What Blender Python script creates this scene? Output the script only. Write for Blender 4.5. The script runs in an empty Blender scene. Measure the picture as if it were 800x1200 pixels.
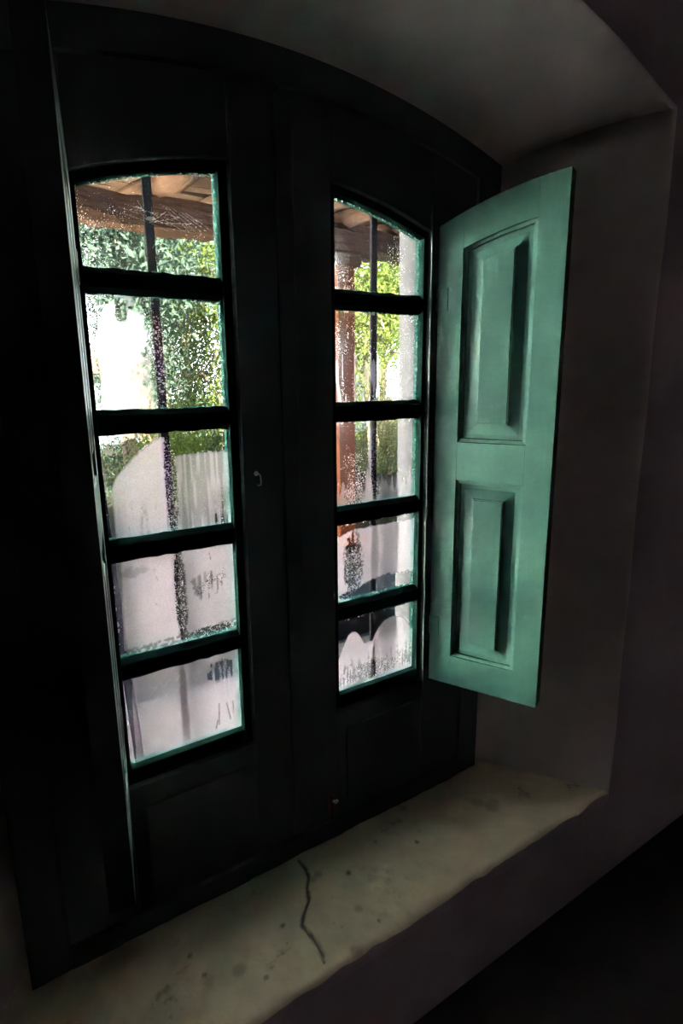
import bpy, bmesh, math, random
import numpy as np
from mathutils import Vector, Matrix

random.seed(7)
rng = np.random.default_rng(11)
SC = bpy.context.scene
COL = SC.collection

# ------------------------------------------------------------------ camera
PITCH, ROLL, YAW, FPX = math.radians(12.547), math.radians(-0.522), math.radians(33.772), 696.56
cam_d = bpy.data.cameras.new('camera')
cam_d.sensor_fit = 'VERTICAL'
cam_d.sensor_height = 36.0
cam_d.lens = 36.0 * FPX / 1200.0
cam_d.clip_start = 0.02
cam_d.clip_end = 300
cam = bpy.data.objects.new('camera', cam_d)
COL.objects.link(cam)
fw = Vector((math.sin(YAW) * math.cos(PITCH), math.cos(YAW) * math.cos(PITCH), -math.sin(PITCH)))
rt = Vector((math.cos(YAW), -math.sin(YAW), 0))
up = rt.cross(fw)
r2 = rt * math.cos(ROLL) + up * math.sin(ROLL)
u2 = -rt * math.sin(ROLL) + up * math.cos(ROLL)
cam.matrix_world = Matrix(((r2.x, u2.x, -fw.x, 0), (r2.y, u2.y, -fw.y, 0), (r2.z, u2.z, -fw.z, 0), (0, 0, 0, 1)))
SC.camera = cam

# ------------------------------------------------------------------ sky, sun, exposure
world = bpy.data.worlds.new('hazy_sky')
SC.world = world
world.use_nodes = True
bg = world.node_tree.nodes['Background']
bg.inputs['Color'].default_value = (0.86, 0.93, 1.0, 1)
bg.inputs['Strength'].default_value = 7.0
sun_d = bpy.data.lights.new('sun', 'SUN')
sun_d.energy = 95.0
sun_d.angle = math.radians(1.0)
sun_d.color = (1.0, 0.93, 0.82)
sun = bpy.data.objects.new('sun', sun_d)
COL.objects.link(sun)
sun.rotation_euler = Vector((-0.36, -0.70, 0.62)).to_track_quat('Z', 'Y').to_euler()
sun.location = (-6, -9, 14)
vs = SC.view_settings
vs.view_transform = 'Standard'
vs.look = 'None'
vs.gamma = 1.0
vs.use_curve_mapping = False
vs.exposure = 3.45
try:
    SC.cycles.use_denoising = True
    SC.cycles.diffuse_bounces = 6
    SC.cycles.max_bounces = 16
    SC.cycles.transparent_max_bounces = 24
except Exception:
    pass

# ------------------------------------------------------------------ materials
def mat(name):
    m = bpy.data.materials.new(name)
    m.use_nodes = True
    nt = m.node_tree
    b = nt.nodes.get('Principled BSDF')
    return m, nt, b

def node(nt, t, **kw):
    n = nt.nodes.new(t)
    for k, v in kw.items():
        if k in n.inputs:
            n.inputs[k].default_value = v
        else:
            setattr(n, k, v)
    return n

def surf(name, c1, c2, scale=8.0, rough=0.8, bump=0.15, bscale=60.0, detail=6.0, c3=None, c3scale=2.5, c3lo=0.55, c3hi=0.7, stretch=None, bdist=0.004):
    """two colours mottled by noise, a third as sparse stains, fine relief"""
    m, nt, b = mat(name)
    tc = node(nt, 'ShaderNodeTexCoord')
    src = tc.outputs['Object']
    if stretch:
        mp = node(nt, 'ShaderNodeMapping')
        mp.inputs['Scale'].default_value = stretch
        nt.links.new(src, mp.inputs['Vector'])
        src = mp.outputs['Vector']
    n1 = node(nt, 'ShaderNodeTexNoise', Scale=scale, Detail=detail, Roughness=0.62)
    nt.links.new(src, n1.inputs['Vector'])
    r = node(nt, 'ShaderNodeValToRGB')
    r.color_ramp.elements[0].position = 0.32
    r.color_ramp.elements[1].position = 0.68
    r.color_ramp.elements[0].color = (*c1, 1)
    r.color_ramp.elements[1].color = (*c2, 1)
    nt.links.new(n1.outputs['Fac'], r.inputs['Fac'])
    out = r.outputs['Color']
    if c3:
        n3 = node(nt, 'ShaderNodeTexNoise', Scale=c3scale, Detail=7.0, Roughness=0.7)
        nt.links.new(src, n3.inputs['Vector'])
        mr = node(nt, 'ShaderNodeMapRange')
        mr.inputs['From Min'].default_value = c3lo
        mr.inputs['From Max'].default_value = c3hi
        nt.links.new(n3.outputs['Fac'], mr.inputs['Value'])
        mx = node(nt, 'ShaderNodeMix', data_type='RGBA')
        nt.links.new(mr.outputs['Result'], mx.inputs['Factor'])
        nt.links.new(out, mx.inputs['A'])
        mx.inputs['B'].default_value = (*c3, 1)
        out = mx.outputs['Result']
    nt.links.new(out, b.inputs['Base Color'])
    b.inputs['Roughness'].default_value = rough
    if bump:
        n2 = node(nt, 'ShaderNodeTexNoise', Scale=bscale, Detail=5.0)
        nt.links.new(src, n2.inputs['Vector'])
        bp = node(nt, 'ShaderNodeBump', Strength=bump, Distance=bdist)
        nt.links.new(n2.outputs['Fac'], bp.inputs['Height'])
        nt.links.new(bp.outputs['Normal'], b.inputs['Normal'])
    return m

M = {}
M['teal'] = surf('teal_paint', (0.0322, 0.102, 0.0794), (0.0422, 0.126, 0.0992), 14, 0.42, 0.25, 40, c3=(0.0682, 0.118, 0.093), c3scale=9, c3lo=0.70, c3hi=0.82, stretch=(1, 1, 0.25), bdist=0.002)
M['teal_dark'] = surf('shaded_teal_paint', (0.0172, 0.0328, 0.0328), (0.0265, 0.0452, 0.0437), 12, 0.5, 0.3, 40, c3=(0.039, 0.0468, 0.0429), c3scale=8, c3lo=0.64, c3hi=0.76, stretch=(1, 1, 0.3), bdist=0.002)  # dark copy of the teal, its tone standing in for shade on unlit faces
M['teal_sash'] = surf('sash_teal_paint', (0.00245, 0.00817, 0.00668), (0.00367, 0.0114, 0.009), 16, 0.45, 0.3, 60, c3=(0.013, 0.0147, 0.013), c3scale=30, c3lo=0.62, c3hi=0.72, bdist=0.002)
M['edge'] = surf('bare_shutter_edge', (0.42, 0.40, 0.27), (0.55, 0.52, 0.36), 30, 0.6, 0.2, 60)
M['plaster'] = surf('old_whitewash', (0.56, 0.49, 0.45), (0.68, 0.60, 0.555), 5, 0.9, 0.35, 45, c3=(0.546, 0.468, 0.416), c3scale=3, c3lo=0.58, c3hi=0.75)
M['room_wall'] = surf('room_wall_paint', (0.33, 0.247, 0.27), (0.398, 0.307, 0.33), 5, 0.9, 0.3, 45)
M['room_floor'] = surf('dark_floor_tile', (0.035, 0.024, 0.024), (0.06, 0.042, 0.04), 6, 0.6, 0.2, 50)
M['white_out'] = surf('white_bounce_limewash', (0.72, 0.70, 0.69), (0.80, 0.78, 0.77), 6, 0.9, 0.3, 40)
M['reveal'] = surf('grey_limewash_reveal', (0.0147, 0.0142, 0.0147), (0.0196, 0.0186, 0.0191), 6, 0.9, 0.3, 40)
M['far_wall'] = surf('far_bluish_limewash', (0.022, 0.024, 0.028), (0.028, 0.031, 0.036), 6, 0.95, 0.2, 20)
M['iron'] = surf('black_iron', (0.0018, 0.00195, 0.0024), (0.0042, 0.0039, 0.0039), 40, 0.55, 0.3, 120)
M['brass'] = surf('worn_steel', (0.55, 0.52, 0.46), (0.75, 0.72, 0.66), 40, 0.3, 0.1, 120)
M['brass'].node_tree.nodes['Principled BSDF'].inputs['Metallic'].default_value = 0.8
M['rough_wood'] = surf('rough_brown_timber', (0.0106, 0.0056, 0.00362), (0.0198, 0.0112, 0.00724), 5, 0.85, 0.8, 14, c3=(0.0066, 0.0033, 0.00232), c3scale=6, stretch=(0.35, 3, 3), bdist=0.02)
M['board_wood'] = surf('pale_roof_boards', (0.0224, 0.0132, 0.00856), (0.0344, 0.0224, 0.0152), 5, 0.85, 0.6, 14, c3=(0.0132, 0.0066, 0.0046), c3scale=5, stretch=(0.5, 3, 3), bdist=0.01)
M['log_wood'] = surf('rafter_log_wood', (0.0178, 0.00992, 0.0066), (0.029, 0.0178, 0.0119), 5, 0.85, 0.7, 14, stretch=(3, 0.4, 3), bdist=0.01)
M['terracotta'] = surf('terracotta_paint', (0.0225, 0.0062, 0.0028), (0.029, 0.0090, 0.0045), 9, 0.8, 0.4, 30, c3=(0.016, 0.0045, 0.0022), c3scale=6)
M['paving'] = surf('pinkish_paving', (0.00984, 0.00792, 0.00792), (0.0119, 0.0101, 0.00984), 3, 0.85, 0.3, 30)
M['yard'] = surf('pale_bounce_paving', (0.74, 0.64, 0.56), (0.84, 0.74, 0.66), 3, 0.9, 0.3, 30)
M['slate'] = surf('blue_grey_slate', (0.00132, 0.00164, 0.0021), (0.0022, 0.00254, 0.00298), 5, 0.75, 0.3, 30)
M['sand'] = surf('pale_dry_ground', (0.00162, 0.00151, 0.00124), (0.00297, 0.0027, 0.00237), 0.8, 0.95, 0.5, 6, c3=(0.00081, 0.000918, 0.000486), c3scale=0.5, c3lo=0.5, c3hi=0.62, bdist=0.05)
M['bark'] = surf('tree_bark', (0.018, 0.012, 0.009), (0.034, 0.024, 0.017), 7, 0.95, 0.8, 18, stretch=(2, 2, 0.4), bdist=0.02)
M['batten'] = surf('grey_purple_batten', (0.012, 0.0102, 0.0156), (0.0192, 0.0168, 0.024), 8, 0.8, 0.3, 40, stretch=(3, 3, 0.4))
M['rust'] = surf('rusty_iron', (0.10, 0.035, 0.025), (0.15, 0.06, 0.045), 30, 0.9, 0.3, 80)
M['rooftile'] = surf('dull_roof_tiles', (0.0264, 0.0108, 0.0072), (0.0408, 0.018, 0.012), 4, 0.9, 0.4, 20)
M['door_brown'] = surf('brown_door_wood', (0.024, 0.0132, 0.006), (0.036, 0.0216, 0.0108), 6, 0.8, 0.3, 20)

for k_ in ('teal_sash', 'far_wall', 'reveal', 'iron', 'rough_wood', 'board_wood', 'log_wood', 'terracotta', 'paving', 'slate', 'sand', 'bark', 'batten', 'door_brown', 'rooftile'):
    M[k_].node_tree.nodes['Principled BSDF'].inputs['Specular IOR Level'].default_value = 0.0   # dry dusty surfaces
def leaf_mat(name, a, b_):
    m, nt, b = mat(name)
    oi = node(nt, 'ShaderNodeAttribute', attribute_name='tone')
    mx = node(nt, 'ShaderNodeMix', data_type='RGBA')
    mx.inputs['A'].default_value = (*a, 1)
    mx.inputs['B'].default_value = (*b_, 1)
    nt.links.new(oi.outputs['Fac'], mx.inputs['Factor'])
    b.inputs['Roughness'].default_value = 0.6
    b.inputs['Specular IOR Level'].default_value = 0.0
    nt.links.new(mx.outputs['Result'], b.inputs['Base Color'])
    tr = node(nt, 'ShaderNodeBsdfTranslucent')
    nt.links.new(mx.outputs['Result'], tr.inputs['Color'])
    ms = node(nt, 'ShaderNodeMixShader')
    ms.inputs['Fac'].default_value = 0.45
    nt.links.new(b.outputs['BSDF'], ms.inputs[1])
    nt.links.new(tr.outputs['BSDF'], ms.inputs[2])
    nt.links.new(ms.outputs['Shader'], nt.nodes['Material Output'].inputs['Surface'])
    return m
M['leaf_a'] = leaf_mat('sunny_leaves', (0.00586, 0.00897, 0.00196), (0.0148, 0.0186, 0.00391))
M['leaf_b'] = leaf_mat('dark_leaves', (0.00272, 0.0051, 0.00238), (0.00683, 0.0105, 0.0041))
M['leaf_c'] = leaf_mat('bluish_leaves', (0.0041, 0.00683, 0.0051), (0.00851, 0.0118, 0.00813))

# sill: blotched old cement, crack dirt from the 'crack' attribute (the groove is geometry)
m = surf('old_cement_sill', (0.66, 0.55, 0.37), (0.86, 0.75, 0.54), 6, 0.85, 0.4, 60, c3=(0.28, 0.25, 0.14), c3scale=9, c3lo=0.6, c3hi=0.72)
nt = m.node_tree
b = nt.nodes['Principled BSDF']
lk = b.inputs['Base Color'].links[0].from_socket
at = node(nt, 'ShaderNodeAttribute', attribute_name='dirt')
mx = node(nt, 'ShaderNodeMix', data_type='RGBA')
nt.links.new(at.outputs['Fac'], mx.inputs['Factor'])
nt.links.new(lk, mx.inputs['A'])
mx.inputs['B'].default_value = (0.035, 0.028, 0.02, 1)
nt.links.new(mx.outputs['Result'], b.inputs['Base Color'])
M['sill'] = m

# window glass: thin clear pane
m, nt, b = mat('window_glass')
nt.nodes.remove(b)
tr = node(nt, 'ShaderNodeBsdfTransparent')
tr.inputs['Color'].default_value = (0.93, 0.97, 0.95, 1)
gl = node(nt, 'ShaderNodeBsdfGlossy', Roughness=0.03)
lw = node(nt, 'ShaderNodeFresnel')
lw.inputs['IOR'].default_value = 1.35
ms = node(nt, 'ShaderNodeMixShader')
nt.links.new(lw.outputs['Fac'], ms.inputs['Fac'])
nt.links.new(tr.outputs['BSDF'], ms.inputs[1])
nt.links.new(gl.outputs['BSDF'], ms.inputs[2])
nt.links.new(ms.outputs['Shader'], nt.nodes['Material Output'].inputs['Surface'])
M['glass'] = m

# condensation film: fog (soft), drops (speckle coverage), both stored on the film mesh
m, nt, b = mat('condensation_film')
nt.nodes.remove(b)
tc = node(nt, 'ShaderNodeTexCoord')
fo = node(nt, 'ShaderNodeAttribute', attribute_name='fog')
dr = node(nt, 'ShaderNodeAttribute', attribute_name='drops')
def math_(op, a, b_=None, clamp=False):
    n = nt.nodes.new('ShaderNodeMath')
    n.operation = op
    n.use_clamp = clamp
    for i, v in enumerate((a, b_)):
        if v is None:
            continue
        if isinstance(v, (int, float)):
            n.inputs[i].default_value = v
        else:
            nt.links.new(v, n.inputs[i])
    return n.outputs[0]
specks = []
for sc_, k in ((135.0, 0.34), (290.0, 0.36)):
    vo = node(nt, 'ShaderNodeTexVoronoi', Scale=sc_)
    nt.links.new(tc.outputs['Object'], vo.inputs['Vector'])
    rad = math_('MULTIPLY', dr.outputs['Fac'], k)
    d = math_('SUBTRACT', rad, vo.outputs['Distance'])
    specks.append(math_('MULTIPLY', d, 14.0, True))
sp = math_('MAXIMUM', specks[0], specks[1])
no = node(nt, 'ShaderNodeTexNoise', Scale=330.0, Detail=2.0)
nt.links.new(tc.outputs['Object'], no.inputs['Vector'])
ho = node(nt, 'ShaderNodeAttribute', attribute_name='holes')
vh = node(nt, 'ShaderNodeTexVoronoi', Scale=300.0)
nt.links.new(tc.outputs['Object'], vh.inputs['Vector'])
hole = math_('MULTIPLY', math_('SUBTRACT', math_('MULTIPLY', ho.outputs['Fac'], 0.72), vh.outputs['Distance']), 12.0, True)
gr = math_('ADD', math_('MULTIPLY', no.outputs['Fac'], 0.5), 0.72)
fa = math_('MULTIPLY', math_('MULTIPLY', fo.outputs['Fac'], gr, True), math_('SUBTRACT', 1.0, math_('MULTIPLY', hole, 0.9)))
al = math_('MAXIMUM', fa, math_('MULTIPLY', sp, 0.85))
tp = node(nt, 'ShaderNodeBsdfTransparent')
tl = node(nt, 'ShaderNodeBsdfTranslucent')
tl.inputs['Color'].default_value = (0.165, 0.138, 0.156, 1)
rf = node(nt, 'ShaderNodeBsdfRefraction', Roughness=0.50)
rf.inputs['IOR'].default_value = 1.05
rf.inputs['Color'].default_value = (0.97, 0.96, 0.97, 1)
m1 = node(nt, 'ShaderNodeMixShader')
m1.inputs['Fac'].default_value = 0.82
nt.links.new(tl.outputs['BSDF'], m1.inputs[1])
nt.links.new(rf.outputs['BSDF'], m1.inputs[2])
m2 = node(nt, 'ShaderNodeMixShader')
nt.links.new(al, m2.inputs['Fac'])
nt.links.new(tp.outputs['BSDF'], m2.inputs[1])
nt.links.new(m1.outputs['Shader'], m2.inputs[2])
nt.links.new(m2.outputs['Shader'], nt.nodes['Material Output'].inputs['Surface'])
M['film'] = m

# ------------------------------------------------------------------ helpers
def link(name, me, m, parent=None, smooth=False):
    o = bpy.data.objects.new(name, me)
    COL.objects.link(o)
    if m is not None and len(me.materials) == 0:
        me.materials.append(M[m] if isinstance(m, str) else m)
    if parent is not None:
        o.parent = parent
    if smooth:
        for p in me.polygons:
            p.use_smooth = True
    return o

def from_bm(name, bm, m, parent=None, smooth=False, bevel=0.0, seg=2):
    bmesh.ops.recalc_face_normals(bm, faces=bm.faces)
    if bevel:
        es = [e for e in bm.edges if len(e.link_faces) == 2 and e.calc_face_angle(0) > 0.5]
        bmesh.ops.bevel(bm, geom=es, offset=bevel, segments=seg, profile=0.6, affect='EDGES', clamp_overlap=True)
    me = bpy.data.meshes.new(name)
    bm.to_mesh(me)
    bm.free()
    return link(name, me, m, parent, smooth)

def empty(name, loc=(0, 0, 0), rz=0.0, parent=None):
    o = bpy.data.objects.new(name, None)
    o.empty_display_size = 0.05
    COL.objects.link(o)
    o.location = loc
    o.rotation_euler = (0, 0, rz)
    if parent is not None:
        o.parent = parent
    return o

def tag(o, label=None, cat=None, group=None, kind=None):
    if label: o['label'] = label
    if cat: o['category'] = cat
    if group: o['group'] = group
    if kind: o['kind'] = kind
    return o

def add_box(bm, x0, x1, y0, y1, z0, z1):
    v = [bm.verts.new(c) for c in ((x0, y0, z0), (x1, y0, z0), (x1, y1, z0), (x0, y1, z0), (x0, y0, z1), (x1, y0, z1), (x1, y1, z1), (x0, y1, z1))]
    for f in ((0, 3, 2, 1), (4, 5, 6, 7), (0, 1, 5, 4), (1, 2, 6, 5), (2, 3, 7, 6), (3, 0, 4, 7)):
        bm.faces.new([v[i] for i in f])
    return v

def box(name, x0, x1, y0, y1, z0, z1, m, parent=None, bevel=0.003):
    bm = bmesh.new()
    add_box(bm, x0, x1, y0, y1, z0, z1)
    return from_bm(name, bm, m, parent, bevel=bevel)

def strip_solid(bm, xs, lo, hi, y0, y1):
    """solid between two curves lo(x), hi(x) over xs, from y0 to y1"""
    rows = []
    for x in xs:
        rows.append([bm.verts.new((x, y0, lo(x))), bm.verts.new((x, y0, hi(x))), bm.verts.new((x, y1, hi(x))), bm.verts.new((x, y1, lo(x)))])
    for a, b_ in zip(rows, rows[1:]):
        for i in range(4):
            j = (i + 1) % 4
            bm.faces.new((a[i], a[j], b_[j], b_[i]))
    bm.faces.new(rows[0])
    bm.faces.new(rows[-1][::-1])

def tube(bm, pts, radii, n=8, jitter=0.0):
    rings = []
    for i, p in enumerate(pts):
        p = Vector(p)
        d = (Vector(pts[min(i + 1, len(pts) - 1)]) - Vector(pts[max(i - 1, 0)])).normalized()
        a = d.orthogonal().normalized() if i == 0 else (rings_a - d * rings_a.dot(d)).normalized()
        rings_a = a
        b_ = d.cross(a)
        r = radii[i] if hasattr(radii, '__len__') else radii
        rings.append([bm.verts.new(p + (a * math.cos(t) + b_ * math.sin(t)) * r * (1 + jitter * (random.random() - 0.5))) for t in (2 * math.pi * k / n for k in range(n))])
    for q, s in zip(rings, rings[1:]):
        for k in range(n):
            bm.faces.new((q[k], q[(k + 1) % n], s[(k + 1) % n], s[k]))
    bm.faces.new(rings[0][::-1])
    bm.faces.new(rings[-1])

def vnoise(shape, cells, seed=0):
    """smooth value noise on a grid"""
    r = np.random.default_rng(seed)
    ny, nx = shape
    cy, cx = cells
    g = r.random((cy + 2, cx + 2))
    y = np.linspace(0, cy, ny)[:, None]
    x = np.linspace(0, cx, nx)[None, :]
    iy, ix = np.floor(y).astype(int), np.floor(x).astype(int)
    fy, fx = y - iy, x - ix
    fy, fx = fy * fy * (3 - 2 * fy), fx * fx * (3 - 2 * fx)
    return (g[iy, ix] * (1 - fy) * (1 - fx) + g[iy + 1, ix] * fy * (1 - fx) + g[iy, ix + 1] * (1 - fy) * fx + g[iy + 1, ix + 1] * fy * fx)

def sm(x, a, b_):
    t = np.clip((x - a) / (b_ - a), 0, 1)
    return t * t * (3 - 2 * t)

# ------------------------------------------------------------------ key measures (metres, camera at the origin)
CX = 0.669                      # centre line of the window
ZF, ZS = -1.58, -1.253          # room floor, sill top
YI, YW, YO = 0.885, 1.25, 1.405 # room face of the wall, glass plane, outer face
def z_soffit_back(x): return 0.645 - (x - CX) ** 2 / (2 * 2.04)
def z_soffit_front(x): return 0.797 - (x - CX) ** 2 / (2 * 2.44)
def z_open(x): return 0.440 - (x - CX) ** 2 / (2 * 1.17)
def z_glass(x): return 0.420 - (x - CX) ** 2 / (2 * 1.17)

# ------------------------------------------------------------------ setting: wall with the splayed niche
def contour(xl, xr, zb, top, y, nb=24, nj=24, na=36):
    pts = []
    for i in range(nb + 1):
        pts.append((xl + (xr - xl) * i / nb, y, zb, 'b'))
    zt = top(xr)
    for i in range(nj + 1):
        pts.append((xr, y, zb + (zt - zb) * i / nj, 'r'))
    for i in range(na + 1):
        x = xr + (xl - xr) * i / na
        pts.append((x, y, top(x), 't'))
    zt = top(xl)
    for i in range(nj + 1):
        pts.append((xl, y, zt + (zb - zt) * i / nj, 'l'))
    return pts

RX0, RX1, RY0, RZ1 = -2.2, 3.4, -3.2, 1.35      # room extents
def wobble(x, y, z):
    return 0.004 * math.sin(7 * x + 3 * z) + 0.003 * math.sin(13 * z - 5 * y + 1.0) + 0.002 * math.sin(23 * x + 17 * y)

bm = bmesh.new()
loops = []
def add_loop(pts, wob=1.0):
    L = []
    for (x, y, z, s) in pts:
        w = wobble(x, y, z) * wob
        if s == 'r': x += w
        elif s == 'l': x -= w
        elif s == 't': z += w
        L.append((bm.verts.new((x, y, z)), s))
    loops.append(L)
ZB = ZS - 0.04
# room face (rect), rounded arris, niche, window seat, outer reveal, outer face (rect)
def rect_loop(base, y, x0, x1, z0, z1):
    out = []
    for (x, _, z, s) in base:
        if s == 'b': out.append((x, y, z0, 'f'))
        elif s == 'r': out.append((x1, y, z, 'f'))
        elif s == 't': out.append((x, y, z1, 'f'))
        else: out.append((x0, y, z, 'f'))
    return out
front = contour(-0.232, 1.572, ZB, z_soffit_front, YI)
add_loop(rect_loop(front, YI, RX0, RX1, ZF, RZ1), 0)
fr2 = contour(-0.240, 1.580, ZB, lambda x: z_soffit_front(x) + 0.008, YI)
add_loop(fr2)
add_loop(contour(-0.234, 1.574, ZB, lambda x: z_soffit_front(x) + 0.003, YI + 0.003))
add_loop(contour(-0.228, 1.568, ZB, z_soffit_front, YI + 0.010))
nd = 14
for i in range(1, nd + 1):
    t = i / nd
    e = t
    add_loop(contour(-0.228 + 0.241 * e, 1.568 - 0.243 * e, ZB, (lambda e: lambda x: z_soffit_front(x) * (1 - e) + z_soffit_back(CX + (x - CX) * (0.656 / (0.656 + 0.242 * (1 - e)))) * e)(e), YI + 0.010 + (1.275 - YI - 0.010) * t), 1.0 if t < 1 else 0.3)
XO0, XO1 = 2 * CX - 1.140, 1.140
add_loop(contour(XO0, XO1, -0.98, lambda x: 0.545, 1.277), 0)
XO0 -= 0.36  # unseen left reveal splayed wide to let more light into the niche
add_loop(contour(XO0, XO1, -0.98, lambda x: 0.545, YO - 0.008), 0.5)
add_loop(contour(XO0 - 0.006, XO1 + 0.006, -0.985, lambda x: 0.55, YO), 0.5)
outer = contour(XO0, XO1, -0.98, lambda x: 0.545, YO)
add_loop(rect_loop(outer, YO, -2.9, 9.0, -1.75, 4.3), 0)  # unseen outer face, raised high and cut at left to shape its shadow outside
RECTS = ((loops[0], RX0, RX1, ZF, RZ1), (loops[-1], -2.9, 9.0, -1.75, 4.3))
for A, B in zip(loops, loops[1:]):
    n = len(A)
    for i in range(n):
        j = (i + 1) % n
        a, b_, c, d = A[i][0], A[j][0], B[j][0], B[i][0]
        try:
            bm.faces.new((a, b_, c, d))
        except ValueError:
            pass
# square corners of the two big faces
for L, x0, x1, z0, z1 in RECTS:
    n = len(L)
    for i in range(n):
        a, b_ = L[i][0].co, L[(i + 1) % n][0].co
        if abs(a.x - b_.x) > 0.3 and abs(a.z - b_.z) > 0.1:
            cx_ = a.x if min(abs(a.x - x0), abs(a.x - x1)) < 1e-4 else b_.x
            cz_ = a.z if min(abs(a.z - z0), abs(a.z - z1)) < 1e-4 else b_.z
            bm.faces.new((L[i][0], L[(i + 1) % n][0], bm.verts.new((cx_, a.y, cz_))))
bmesh.ops.remove_doubles(bm, verts=bm.verts, dist=1e-5)
bmesh.ops.recalc_face_normals(bm, faces=bm.faces)
me = bpy.data.meshes.new('wall_front')
bm.to_mesh(me)
bm.free()
wall = link('wall_front', me, 'plaster')
me.materials.append(M['room_wall'])
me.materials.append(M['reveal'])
for p in me.polygons:
    c = p.center
    p.use_smooth = YI + 0.001 < c.y < YO - 0.01
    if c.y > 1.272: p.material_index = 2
    elif c.y < YI + 0.0005: p.material_index = 1
tag(wall, kind='structure')
# corners left open by the loft get closed by the neighbouring walls
def slab(name, x0, x1, y0, y1, z0, z1, m, kind='structure'):
    o = box(name, x0, x1, y0, y1, z0, z1, m, bevel=0)
    return tag(o, kind=kind)
slab('floor', RX0 - 0.1, RX1 + 0.1, RY0 - 0.1, YI + 0.05, ZF - 0.12, ZF, 'room_floor')
slab('ceiling', RX0 - 0.1, RX1 + 0.1, RY0 - 0.1, YO - 0.02, RZ1, RZ1 + 0.12, 'room_wall')
slab('wall_left', RX0 - 0.1, RX0, RY0, YO - 0.02, ZF, RZ1, 'room_wall')
slab('wall_right', RX1, RX1 + 0.1, RY0, YO - 0.02, ZF, RZ1, 'room_wall')
slab('wall_back', RX0 - 0.1, RX1 + 0.1, RY0 - 0.1, RY0, ZF, RZ1, 'room_wall')

# sill: fine grid, uneven, with a cracked groove and a worn front edge
def sill():
    ny, nx = 74, 300
    V = np.linspace(0, 1, ny)
    y = YI + 0.0005 + (1.262 - YI) * V
    xl = -0.228 + 0.241 * np.clip((y - YI - 0.01) / (1.275 - YI - 0.01), 0, 1) + 0.0
    xr = 1.568 - 0.243 * np.clip((y - YI - 0.01) / (1.275 - YI - 0.01), 0, 1)
    U = np.linspace(0, 1, nx)
    X = (xl - 0.012)[:, None] * (1 - U) + (xr + 0.012)[:, None] * U
    Y = np.repeat(y[:, None], nx, 1)
    Z = np.full_like(X, ZS)
    Z += (vnoise((ny, nx), (5, 22), 3) - 0.5) * 0.008 + (vnoise((ny, nx), (16, 70), 4) - 0.5) * 0.0035
    # worn front arris
    wear = vnoise((ny, nx), (1, 40), 9)[0] * 0.014 + 0.010
    d = Y - YI
    rr = wear[None, :]
    t = np.clip(1 - d / rr, 0, 1)
    Z -= rr * (1 - np.sqrt(np.clip(1 - t * t, 0, 1)))
    dirt = np.zeros_like(X)
    dist = np.full_like(X, 9.0)
    for (x0, y0), (x1, y1) in zip(CRACK, CRACK[1:]):
        px, py = x1 - x0, y1 - y0
        tt = np.clip(((X - x0) * px + (Y - y0) * py) / (px * px + py * py), 0, 1)
        dist = np.minimum(dist, np.hypot(X - x0 - tt * px, Y - y0 - tt * py))
    wid = 0.0055 * (0.6 + 0.9 * vnoise((ny, nx), (14, 60), 5))
    c = np.clip(1 - dist / wid, 0, 1)
    Z -= 0.006 * c
    dirt = np.maximum(dirt, np.clip(c * 1.6, 0, 0.9))
    for (sx, sy, sr) in SPOTS:
        q = np.clip(1 - np.hypot(X - sx, (Y - sy)) / sr, 0, 1)
        dirt = np.maximum(dirt, np.clip(q * 2, 0, 1) * (0.75 if sr < 0.01 else 0.35))
    me = bpy.data.meshes.new('windowsill')
    idx = np.arange(ny * nx).reshape(ny, nx)
    verts = np.stack([X, Y, Z], -1).reshape(-1, 3)
    # front apron down to the wall below and the underside rim
    fr = np.stack([X[0], np.full(nx, YI + 0.0002), np.full(nx, ZS - 0.055)], -1)
    verts = np.vstack([verts, fr])
    f = np.stack([idx[:-1, :-1], idx[:-1, 1:], idx[1:, 1:], idx[1:, :-1]], -1).reshape(-1, 4)
    k = ny * nx + np.arange(nx)
    f2 = np.stack([k[:-1], k[1:], idx[0, 1:], idx[0, :-1]], -1)
    me.from_pydata(verts.tolist(), [], np.vstack([f, f2]).tolist())
    a = me.attributes.new('dirt', 'FLOAT', 'POINT')
    a.data.foreach_set('value', np.concatenate([dirt.ravel(), np.zeros(nx)]))
    me.update()
    o = link('windowsill', me, 'sill', smooth=True)
    o.data.materials.append(M['room_wall'])
    pol = o.data.polygons
    for i in range(len(f), len(f) + len(f2)):
        pol[i].material_index = 1
    return tag(o, kind='structure')
CRACK = [(0.648, 1.190), (0.649, 1.155), (0.641, 1.124), (0.622, 1.102), (0.607, 1.069), (0.585, 1.047), (0.569, 1.032), (0.558, 1.017), (0.562, 0.977), (0.562, 0.951), (0.558, 0.929), (0.554, 0.912)]
SPOTS = [(0.733, 1.079, 0.009), (0.715, 0.926, 0.0065), (0.693, 0.978, 0.014), (0.52, 1.043, 0.008), (0.624, 0.898, 0.013), (0.635, 0.893, 0.010), (1.226, 1.042, 0.03), (1.205, 1.075, 0.026), (1.25, 1.05, 0.018), (0.312, 1.093, 0.008), (0.323, 1.03, 0.007), (0.665, 1.118, 0.014), (0.645, 1.114, 0.012), (0.43, 0.95, 0.006), (0.95, 1.06, 0.008), (0.39, 1.0, 0.02)]
sill()

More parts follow.
